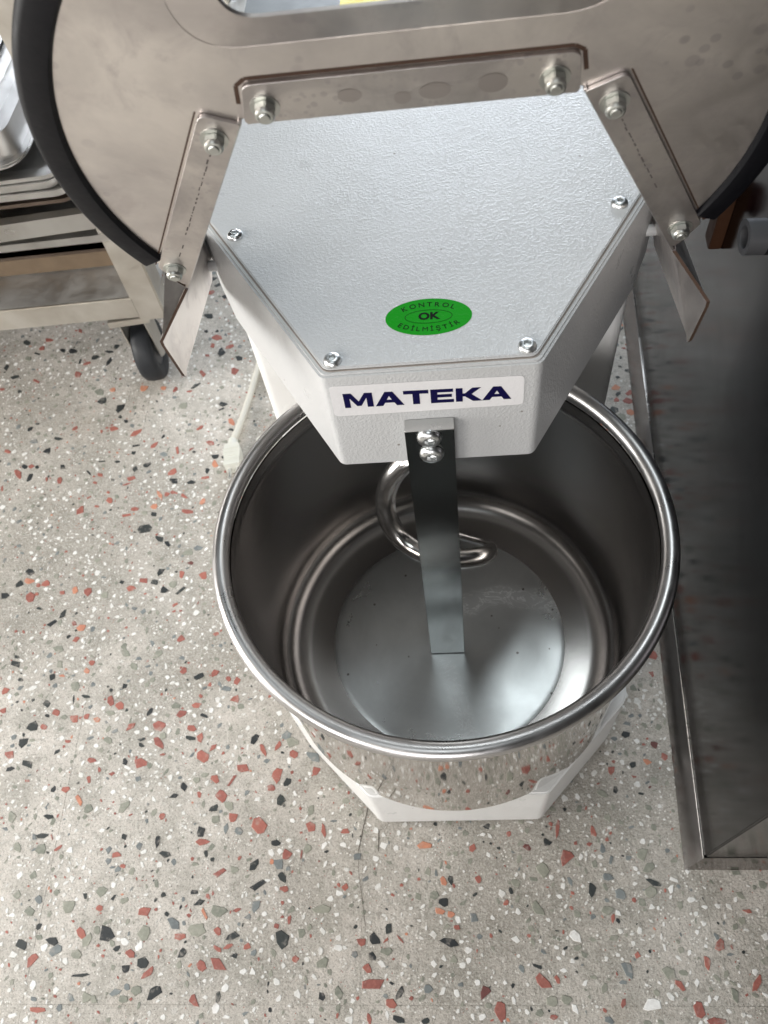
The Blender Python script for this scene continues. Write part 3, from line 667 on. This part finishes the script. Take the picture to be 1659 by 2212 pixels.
bm_obj('bar_end', prism(round_poly([(-.0161, -.0165), (.0110, -.0165), (.0110, -.0083), (-.0161, -.0083)], .0006, 3), .4392, .4400, bevel=.0003, seg=1), BARCUT, bar, 40)
for z, x in ((.4338, -.0028), (.4190, -.0022)):
    socket_bolt('bar_bolt', (x, -.0164, z), (0, -1, 0), .0070, .0036, bar, .3)

# spiral hook
hk = [(.006, .056, .400), (-.002, .054, .365), (-0.0127, 0.053, 0.3281), (-0.0248, 0.051, 0.318), (-0.0348, 0.049, 0.3042), (-0.0416, 0.046, 0.2845), (-0.0425, 0.039, 0.2679), (-0.0367, 0.031, 0.2528), (-0.0261, 0.023, 0.2454), (-0.0119, 0.015, 0.2442), (0.0069, 0.011, 0.243), (0.0271, 0.016, 0.2356), (0.0368, 0.028, 0.2229), (0.0338, 0.038, 0.2177), (0.0193, 0.05, 0.2075), (0.0032, 0.06, 0.1998)]
bm_obj('spiral_hook', tube(smooth_path(hk, 7), lambda t: .0080 if t < .74 else .0080 - .0048 * min(1, (t - .74) / .14), 20), CHROME, mixer, 180)
bm_obj('hook_shaft', lathe([(0, .385), (.013, .385), (.013, .4005), (0, .4005)], 32, Matrix.Translation((.004, .060, 0))), CHROME, mixer, 40)

# bowl
bowl = thing('mixing_bowl', 'round stainless steel mixing bowl with rolled rim, under the white mixer head', 'bowl', (-.002, 0, 0))
def arcp(cx, cz, r, a0, a1, n):
    return [(cx + r * math.cos(math.radians(a0 + (a1 - a0) * i / n)), cz + r * math.sin(math.radians(a0 + (a1 - a0) * i / n))) for i in range(n + 1)]
inner = [(.1028, .1170), (.112, .1164), (.1230, .1166)] + arcp(.1230, .1416, .025, -90, 0, 14)[1:] + [(.1482, .20), (.1484, .288), (.1478, .2925), (.1474, .2950), (.1478, .2975), (.1484, .3050)]
bm_obj('wall_lining', lathe(inner, 160), BOWL_IN, bowl, 60)
outer = [(0, .1125), (.130, .1125), (.1425, .1135)] + arcp(.1430, .1195, .0065, -80, 0, 6) + [(.1496, .20), (.1500, .3045)]
bm_obj('outer_wall', lathe(outer, 160), BOWL_OUT, bowl, 60)
rimp = arcp(.1541, .3104, .0060, 0, 342, 19)
bm_obj('rim', lathe(rimp, 200, closed=True), RIM, bowl, 180)
dp = [(0, .1195), (.02, .1192), (.05, .1186), (.08, .1179), (.0985, .1173), (.1026, .11715), (.1034, .1169)]
bm_obj('centre_disc', lathe(dp, 128), DISC, bowl, 60)

# ------------------------------------------------------------------ raised lid (guard)
TH = 1.88035; e2 = Vector((0, math.cos(TH), math.sin(TH))); nn = Vector((0, -math.sin(TH), math.cos(TH)))
LO = Vector((0, -.00526, .59253))
LF = frame(LO, (1, 0, 0), e2, nn)         # z axis towards the viewer; strips' face lies in z = 0
lid = thing('bowl_lid', 'raised round stainless steel bowl lid with black rubber edge, above the head', 'lid')
RL = .1405; RI = .1330
def circ_arc(r, a0, a1, n): return [(r * math.cos(math.radians(a0 + (a1 - a0) * i / n)), r * math.sin(math.radians(a0 + (a1 - a0) * i / n))) for i in range(n + 1)]
# disc outline: big arc over the top, then the cut-out for the head
aend = math.degrees(math.atan2(-.0605, .1210))
rr = .1353
outl = circ_arc(rr, aend, 180 - aend, 110) + [(-.1165, -.0725), (-.0605, .0290), (.0605, .0290), (.1165, -.0725)]
hole = round_poly([(-.0735, .0585), (.0735, .0585), (.0735, .125), (-.0735, .125)], .018, 8)[::-1]
hole = round_poly([(-.070, .0590), (.070, .0590), (.070, .113), (-.070, .113)], .020, 8)
bm_obj('lid_plate', prism(outl, -.0030, -.0018, LF, holes=[hole]), [LID], lid, 30)
# filling opening: drawn lip sloping back from the plate
inn = round_poly([(-.0540, .0712), (.0560, .0706), (.0545, .100), (-.0545, .100)], .012, 8)
lip = bmesh.new()
def ringv(poly, z): return [lip.verts.new(LF @ Vector((x, y, z))) for x, y in poly]
mid = [((a[0] * .5 + b[0] * .5), (a[1] * .5 + b[1] * .5)) for a, b in zip(hole, inn)]
q1 = [((a[0] * .85 + b[0] * .15), (a[1] * .85 + b[1] * .15)) for a, b in zip(hole, inn)]
R_ = [ringv(hole, -.0020), ringv(q1, -.0016), ringv(mid, -.0010), ringv(inn, .0002), ringv([(x * .992, y + (.0004 if y < .086 else -.0004)) for x, y in inn], -.0008)]
for a, b in zip(R_, R_[1:]):
    n = len(a)
    for i in range(n): lip.faces.new((a[i], a[(i + 1) % n], b[(i + 1) % n], b[i]))
bm_obj('opening_lip', lip, LID, lid, 50)
# black rubber edging, a U channel along the arc
rb = bmesh.new()
sec = [(.1292, -.0050), (.1292, -.0010), (.1304, .0006), (.1385, .0008), (.1402, -.0004), (.1412, -.0022), (.1412, -.0120), (.1398, -.0132), (.1370, -.0132), (.1370, -.0050)]
prev = None; NA = 140
a_s, a_e = -22.4, 202.4
for i in range(NA + 1):
    a = math.radians(a_s + (a_e - a_s) * i / NA)
    ring = [rb.verts.new(LF @ Vector((r * math.cos(a), r * math.sin(a), z))) for r, z in sec]
    if prev:
        for k in range(len(sec)): rb.faces.new((prev[k], prev[(k + 1) % len(sec)], ring[(k + 1) % len(sec)], ring[k]))
    else: rb.faces.new(ring[::-1])
    prev = ring
rb.faces.new(prev)
bm_obj('rubber_edge', rb, RUBBER, lid, 40)
# three bolted angle strips round the cut-out
def strip(poly, rad, legs):
    s = bm_obj('angle_strip', prism(round_poly(poly, rad, 5), -.0016, 0, LF, bevel=.0003, seg=1), STRIP, lid, 30)
    return s
st_top = strip([(-.0590, .0288), (.0590, .0288), (.0572, .0455), (-.0558, .0455)], [.001, .001, .004, .004], 0)
side = [(.0607, .0280), (.1160, -.0755), (.1238, -.0560), (.0742, .0345)]
st_r = strip(side, [.001, .0035, .004, .0035], 1)
st_l = strip([(-x, y) for x, y in side], [.001, .0035, .004, .0035], -1)
def leg(a, b, depth, par):
    """folded leg of an angle strip, running away from the lid face"""
    A = LF @ Vector((*a, -.0004)); B = LF @ Vector((*b, -.0004)); back = -nn
    n = (B - A).cross(back).normalized() * .0016
    bm = bmesh.new(); vs = []
    for off in (Vector(), n):
        vs.append([bm.verts.new(p + off) for p in (A, B, B + back * depth, A + back * depth)])
    f, g = vs
    bm.faces.new(f); bm.faces.new(g[::-1])
    for k in range(4): bm.faces.new((f[k], f[(k + 1) % 4], g[(k + 1) % 4], g[k]))
    bmesh.ops.bevel(bm, geom=[e for e in bm.edges], offset=.0003, segments=1, affect='EDGES')
    return bm_obj('folded_leg', bm, STRIP, par, 30)
leg((.0585, .0290), (-.0585, .0290), .012, st_top)
leg((.0600, .0285), (.1162, -.0765), .016, st_r)
leg((-.1162, -.0765), (-.0600, .0285), .016, st_l)
# dark line beside each strip: rust, with the gap's shadow in its colour
def seam(pts, wd, par):
    bm = bmesh.new()
    for a, b in zip(pts, pts[1:]):
        A, B = Vector(a), Vector(b); d = (B - A).normalized(); n = Vector((-d.y, d.x)) * wd / 2
        bm.faces.new([bm.verts.new(LF @ Vector((*(p + s * n), -.00174))) for p, s in ((A, 1), (A, -1), (B, -1), (B, 1))])
    return bm_obj('rust_shadow_seam', bm, CUT, par, None)
seam([(-.0592, .036), (-.0580, .0440), (-.0545, .0466), (.0550, .0466), (.0585, .0445), (.0602, .036)], .0016, st_top)
seam([(.0755, .0345), (.1250, -.0560)], .0007, st_r)
seam([(-.0755, .0345), (-.1250, -.0560)], .0007, st_l)
def lock_nut(x, y, par, spin):
    bm = bmesh.new()
    c = Vector((x, y, 0))
    hexp = [(0.0040 * math.cos(math.radians(60 * k) + spin), 0.0040 * math.sin(math.radians(60 * k) + spin)) for k in range(6)]
    m = LF @ Matrix.Translation(c)
    lathe([(0, .0), (.0053, .0), (.0053, .0004), (0, .0004)], 28, m, bm)
    prism(hexp, .0003, .0032, m, bevel=.0003, seg=2, bm=bm)
    lathe([(.0036, .0031), (.0036, .0038), (.0033, .0044), (.0026, .0047), (.0022, .0046)], 28, m, bm)
    lathe([(.0021, .0036), (.0021, .0047), (.0017, .0051), (0, .0051)], 24, m, bm)
    return bm_obj('lock_nut', bm, ZINC_DULL, par, 30)
for x, y, p, s in ((-.0500, .0353, st_top, .3), (.0497, .0355, st_top, .7), (-.0722, .0224, st_l, .1), (.0719, .0218, st_r, .5), (-.1166, -.0584, st_l, .9), (.1150, -.0580, st_r, .2)):
    lock_nut(x, y, p, s)
def flat_marks(name, polys, mat, par, z=.00012):
    bm = bmesh.new()
    for po in polys: bm.faces.new([bm.verts.new(LF @ Vector((x, y, z))) for x, y in po])
    return bm_obj(name, bm, mat, par, None)
PENCIL = plain('marker_ink', (0.10, 0.085, 0.08), 0.6, 0, 0, 1, .3)
STAIN = steel('water_stain', (0.52, 0.475, 0.455), 0.36, 0.3, bump=.04, warm=(.48, .44, .42))
rp = random.Random(5)
for sgn, par, a, b in ((-1, st_l, (-.0755, .0160), (-.1110, -.0490)), (1, st_r, (.0750, .0150), (.0985, -.0290))):
    A, B = Vector(a), Vector(b); d = (B - A); Ln = d.length; d.normalize(); nrm = Vector((-d.y, d.x)); t = 0; po = []
    while t < Ln:
        l = rp.uniform(.0008, .0035); wd = rp.uniform(.00018, .00034); o_ = rp.uniform(-.0002, .0002)
        if t < Ln * .7 or rp.random() < .6:
            P = A + d * t + nrm * o_; Q = P + d * l
            po.append([tuple(P + nrm * wd), tuple(P - nrm * wd), tuple(Q - nrm * wd), tuple(Q + nrm * wd)])
        t += l + rp.uniform(.0004, .0018)
    flat_marks('marker_line', po, PENCIL, par)
flat_marks('water_stain', [ellipse(.0050, .0042, 20, .0289, .0362), ellipse(.0055, .0036, 20, .0092, .0352)], STAIN, st_top)
flat_marks('water_stain', [ellipse(.0030, .0028, 16, -.0020, .0335), ellipse(.0042, .0030, 16, -.0200, .0368)], STAIN, st_top)

# hinge arms hanging from the side strips
def sheet(pts, thick, nrm, mat, name, par, fold=None):
    bm = bmesh.new(); n = Vector(nrm).normalized() * thick
    P = [Vector(p) for p in pts]
    f = [bm.verts.new(p) for p in P]; g = [bm.verts.new(p + n) for p in P]
    bm.faces.new(f); bm.faces.new(g[::-1]); N = len(P)
    for k in range(N):
        q = bm.faces.new((f[k], f[(k + 1) % N], g[(k + 1) % N], g[k])); q.material_index = 1
    return bm_obj(name, bm, [mat, CUT], par, 30)
for s in (-1, 1):
    pts = [(s * .1165, .0182, .5195), (s * .1320, .0000, .5035), (s * .1328, .0015, .4990), (s * .1332, .0085, .4690), (s * .1336, .0115, .4650), (s * .1350, .0180, .4640), (s * .1480, .1400, .4210), (s * .1480, .1560, .4300), (s * .1480, .1500, .4560), (s * .1250, .0550, .5080)]
    arm = sheet(pts, .0016, (s, 0, .2), LID, 'hinge_arm', lid)
    if s > 0: continue
    a_, b_ = LF @ Vector((s * .1236, -.0640, -.0012)), LF @ Vector((s * .1175, -.0765, -.0012))
    sheet([tuple(a_), tuple(b_), (s * .1325, .0004, .5030)], .0012, (0, 1, .3), STRIP, 'arm_flange', arm)
bm_obj('hinge_rod', tube([(-.166, .1385, .4345), (.166, .1385, .4345)], .0036, 20), plain('white_rod', (.74, .74, .74), .4), mixer, 40)
for s in (-1, 1):
    bm_obj('hinge_block', box((s * .152 - .006, .146, .436), (s * .152 + .006, .175, .462), bevel=.001), WHITE, mixer, 35)

# ------------------------------------------------------------------ steel cabinet on the right
cab = thing('steel_cabinet', 'dark mirror-polished stainless steel cabinet standing on the right', 'cabinet')
ca = math.atan(.0795)
CF = frame((.2095, -.172, 0), (math.cos(ca), -math.sin(ca), 0), (math.sin(ca), math.cos(ca), 0), (0, 0, 1))
CF = frame((.2095, -.172, 0), (1.0, -.012, 0), (math.sin(ca), math.cos(ca), 0), (0, 0, 1))
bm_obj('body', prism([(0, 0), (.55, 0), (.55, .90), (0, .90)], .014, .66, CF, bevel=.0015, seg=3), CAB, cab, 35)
# bottom skirt: folded sheet, mitred at the corner
sk = bmesh.new()
def sv(p): return sk.verts.new(CF @ Vector(p))
A = [(-.013, -.006, 0.0005), (.55, -.006, 0.0005)]
def quad(*ps, mi=0):
    f = sk.faces.new([sv(p) for p in ps]); f.material_index = mi
quad((-.0135, -.0075, .0), (-.0004, -.0004, .018), (-.0004, .91, .018), (-.0135, .91, .0))
quad((-.0135, -.0075, .0), (.56, -.0075, .0), (.56, -.0004, .018), (-.0004, -.0004, .018))
bm_obj('skirt', sk, CABTRIM, cab, None)
bm_obj('bright_edge', tube([CF @ Vector((-.0007, -.0007, .0181)), CF @ Vector((-.0007, .90, .0181))], .0004, 8), steel('pale_edge_steel', (.78, .76, .72), .25), cab, 180)  # thin tube of paler steel along the skirt's fold
# emergency switch and grey pipe on the cabinet side
sw = thing('emergency_switch', 'amber and red emergency switch on the side of the dark cabinet', 'switch')
def on_face(u, z): return CF @ Vector((0, u, z))
SWF = frame(on_face(.440, .345), (math.sin(ca), math.cos(ca), 0), (0, 0, 1), (-1, .08, 0))
bm_obj('switch_box', prism(round_poly([(-.010, -.034), (.010, -.034), (.010, .030), (-.010, .030)], .004), 0, .010, SWF, bevel=.002), ORANGEP, sw, 35)
bm_obj('push_button', lathe([(0, .010), (.009, .010), (.009, .014), (.013, .016), (.0135, .020), (.010, .024), (0, .026)], 32, SWF @ Matrix.Translation((.002, .006, 0))), REDP, sw, 50)
pipe = bm_obj('grey_pipe', lathe([(.008, .0), (.0125, .0), (.0125, .014), (.008, .014), (.008, .0)], 32, frame(on_face(.352, .388), (0, 1, 0), (0, 0, 1), (-1, .08, 0))), GREYTUBE, None, 40)
tag(pipe, 'short grey pipe end sticking out of the dark cabinet above the switch', 'pipe')

# ------------------------------------------------------------------ tray cart on the left
cart = thing('tray_cart', 'stainless steel tray cart on black casters behind the mixer on the left', 'cart')
yaw = -.030
KF = Matrix.Translation((-.33, .436, 0)) @ Matrix.Rotation(yaw * -1, 4, 'Z')
def kbox(name, lo, hi, mat, par, bev=.002): return bm_obj(name, box(lo, hi, KF, bevel=bev, seg=2), mat, par, 35)
kbox('shelf', (-.62, .004, .151), (0.000, .42, .154), SHELF, cart, .0008)
kbox('shelf_front', (-.62, .000, .124), (-.032, .004, .1545), CART, cart, .001)
for x0_, x1_, y0_, y1_ in ((-.034, .0, 0, .034), (-.034, .0, .39, .424), (-.62, -.586, 0, .034)):
    kbox('post', (x0_, y0_, .118), (x1_, y1_, .62), CART, cart, .0015)
def caster(x, y, rot):
    c = bpy.data.objects.new('caster', bpy.data.meshes.new('caster')); COL.objects.link(c)
    b = box((-.026, -.026, .109), (.026, .026, .118), bevel=.001)
    for s in (-1, 1):
        pts = [(-.016, .040), (.000, .030), (.014, .040), (.020, .109), (-.020, .109)]
        m = frame((s * .0165 - (.0012 if s > 0 else -.0), 0, 0), (0, 1, 0), (0, 0, 1), (1, 0, 0))
        prism(round_poly(pts, .004), 0, .0014, m, bm=b)
    bmesh.ops.recalc_face_normals(b, faces=b.faces)
    b.to_mesh(c.data); b.free(); c.data.materials.append(CART); c.parent = cart
    c.matrix_local = Matrix.Translation((x, y, 0)) @ Matrix.Rotation(rot, 4, 'Z')
    R = .043
    prof = [(.022, -.011), (.030, -.0125), (R - .004, -.0125), (R - .001, -.009), (R, -.004), (R, .004), (R - .001, .009), (R - .004, .0125), (.030, .0125), (.022, .011)]
    wh = bm_obj('tyre', lathe(prof, 48, frame((0, -.0, R), (0, 1, 0), (0, 0, 1), (1, 0, 0)), closed=True), TYRE, c, 50)
    hb = bm_obj('wheel_hub', lathe([(0, -.010), (.0235, -.010), (.0235, .010), (0, .010)], 32, frame((0, 0, R), (0, 1, 0), (0, 0, 1), (1, 0, 0))), GREYTUBE, c, 40)
caster(-.384, .463, .10)
caster(-.366, .83, .3); caster(-.92, .47, -.2)
crate = kbox('wooden_box', (-.60, .062, .1545), (-.020, .38, .196), CARTON, None, .002)
tag(crate, 'low brown box lying on the cart shelf under the trays', 'box')
def tray(name, x0, x1, y0, y1, z, h, mat, label, lipw=.012, tilt=0.0, rot=0.0, skirt=.004):
    """baking tray: pressed pan with a rolled flat lip"""
    bm = bmesh.new()
    def loop(x0, x1, y0, y1, z, r): return [bm.verts.new((x, y, z)) for x, y in round_poly([(x0, y0), (x1, y0), (x1, y1), (x0, y1)], r, 5)]
    s = .012
    L = [loop(x0, x1, y0, y1, z + h - skirt, .018), loop(x0, x1, y0, y1, z + h, .018), loop(x0 + lipw, x1 - lipw, y0 + lipw, y1 - lipw, z + h, .014),
         loop(x0 + lipw + s * .5, x1 - lipw - s * .5, y0 + lipw + s * .5, y1 - lipw - s * .5, z + .003, .012), loop(x0 + lipw + s, x1 - lipw - s, y0 + lipw + s, y1 - lipw - s, z + .001, .010)]
    for a, b in zip(L, L[1:]):
        n = len(a)
        for i in range(n): bm.faces.new((a[i], a[(i + 1) % n], b[(i + 1) % n], b[i]))
    bm.faces.new(L[-1])
    r = bmesh.ops.solidify(bm, geom=list(bm.faces), thickness=.0012)
    m = Matrix.Translation((-.33, .436, 0)) @ Matrix.Rotation(.03 + rot, 4, 'Z') @ Matrix.Rotation(tilt, 4, 'Y')
    bmesh.ops.transform(bm, matrix=m, verts=bm.verts)
    o = bm_obj(name, bm, mat, None, 35); tag(o, label, 'tray', 'baking trays stacked on the cart')
    return o
tray('baking_tray', -.60, -.015, .004, .40, .208, .018, TRAYDARK, 'dark browned baking tray at the bottom of the stack on the cart')
tray('baking_tray', -.61, -.010, -.002, .40, .229, .019, TRAY, 'bright steel tray just above the dark browned tray', tilt=-.005, skirt=.009)
tray('baking_tray', -.61, .002, -.014, .40, .258, .028, TRAY, 'thick-lipped dull aluminium tray in the middle of the stack', tilt=-.015, rot=.04, skirt=.020)
tray('baking_tray', -.62, -.030, -.012, .40, .292, .011, TRAYDARK, 'brown tray in the shadow under the tight stack of thin sheets', tilt=-.01)
for k in range(5):
    nm = ['lowest', 'second', 'middle', 'fourth', 'top'][k]
    tray('baking_sheet', -.62, -.034 + .003 * math.sin(k * 2), -.020 + .002 * math.cos(k * 3), .40, .308 + k * .0052, .006, TRAY, nm + ' thin bright sheet in the tight stack of five, under the deep pans', tilt=-.004 * k)
def pan(x0, x1, y0, y1, z, h, label, rot, rad=.03):
    m = Matrix.Translation((-.33, .436, 0)) @ Matrix.Rotation(.03 + rot, 4, 'Z')
    b = prism(round_poly([(x0 - .008, y0 - .008), (x1 + .008, y0 - .008), (x1 + .008, y1 + .008), (x0 - .008, y1 + .008)], rad + .008, 8), z, z + .004, m, bevel=.0015)
    prism(round_poly([(x0, y0), (x1, y0), (x1, y1), (x0, y1)], rad, 8), z + .004, z + h, m, bevel=.014, seg=4, edges='top', bm=b)
    o = bm_obj('deep_pan', b, PAN, None, 40); tag(o, label, 'pan', 'upturned pans on top of the trays')
PAN = steel('polished_pan', (0.52, 0.51, 0.50), 0.30, 0.2, bump=0.12, warm=(0.7, 0.68, 0.65))
pan(-.63, -.075, -.012, .40, .342, .044, 'upturned shiny pan lying right on the stack of thin sheets', -.03)
pan(-.64, -.105, .004, .38, .388, .052, 'upturned shiny pan in the middle of the three on the cart', .04)
pan(-.64, -.135, .020, .37, .442, .060, 'topmost upturned shiny pan on the cart, beside the lid edge', -.05)

# ------------------------------------------------------------------ cable and plug by the mixer
cable_pts = [(-.150, .430, .060), (-.190, .455, .020), (-.236, .462, .010), (-.2440, .440, .0075), (-.2500, .400, .0070), (-.2570, .355, .0090), (-.2625, .324, .0125)]
cb = bm_obj('power_cable', tube(smooth_path(cable_pts, 8), .0044, 16), CABLE, None, 180)
tag(cb, 'cream power cable running from behind the mixer to the white plug', 'cable')
loop1 = [(-.155, .400, .030), (-.195, .405, .012), (-.222, .425, .009), (-.232, .455, .013), (-.222, .478, .018), (-.195, .482, .022), (-.160, .470, .03)]
lp = bm_obj('power_cable', tube(smooth_path(loop1, 8), .0042, 16), CABLE, None, 180)
tag(lp, 'coiled loop of cream cable lying beside the mixer column', 'cable')
lid_c = bm_obj('grey_castor_cup', lathe([(0, .0), (.016, .0), (.017, .004), (.015, .012), (.010, .014), (.008, .008), (0, .007)], 32, Matrix.Translation((-.208, .438, .001))), ZINC_DULL, None, 40)
tag(lid_c, 'small round grey metal cup inside the loop of cream cable', 'metal cup')
plug = thing('power_plug', 'white square mains plug at the end of the cream cable, beside the bowl rim', 'plug')
PF = Matrix.Translation((-.2610, .2990, .0)) @ Matrix.Rotation(.12, 4, 'Z') @ Matrix.Scale(.88, 4)
pb = prism(round_poly([(-.0105, -.017), (.0105, -.017), (.0125, .004), (.010, .017), (-.010, .017), (-.0125, .004)], .002), .0030, .0215, PF, bevel=.0015)
bm_obj('plug_body', pb, PLUGM, plug, 35)
bm_obj('plug_face', prism(round_poly([(-.0115, -.0215), (.0115, -.0215), (.0115, -.0168), (-.0115, -.0168)], .001), .0015, .0235, PF, bevel=.0008), PLUGM, plug, 35)
for k in range(4):
    bm_obj('grip_ridge', box((-.0098, -.011 + k * .006, .0212), (.0098, -.0090 + k * .006, .0223), PF, bevel=.0004), PLUGM, plug, 35)
bm_obj('strain_relief', tube([PF @ Vector((0, .015, .012)), PF @ Vector((.0005, .030, .0125))], lambda t: .0078 - .0022 * t, 16), PLUGM, plug, 40)
for s_ in (-1, 1):
    bm_obj('pin', tube([PF @ Vector((s_ * .0055, -.0215, .0115)), PF @ Vector((s_ * .0055, -.0370, .0115))], .0022, 12), ZINC, plug, 40)
flap = bm_obj('plastic_cap', prism(round_poly([(-.236, .326), (-.214, .338), (-.206, .322), (-.226, .306)], .004), .0006, .010, bevel=.0015), PLUGM, None, 35)
tag(flap, 'flat white plastic cap on the floor between the plug and the bowl', 'cap')
back_c = bm_obj('power_cable', tube(smooth_path([(-.150, .46, .43), (-.151, .405, .478), (-.146, .385, .492), (-.140, .400, .49), (-.139, .44, .47)], 8), .0032, 12), CABLE, None, 180)
tag(back_c, 'pale cable behind the opening of the raised lid', 'cable')
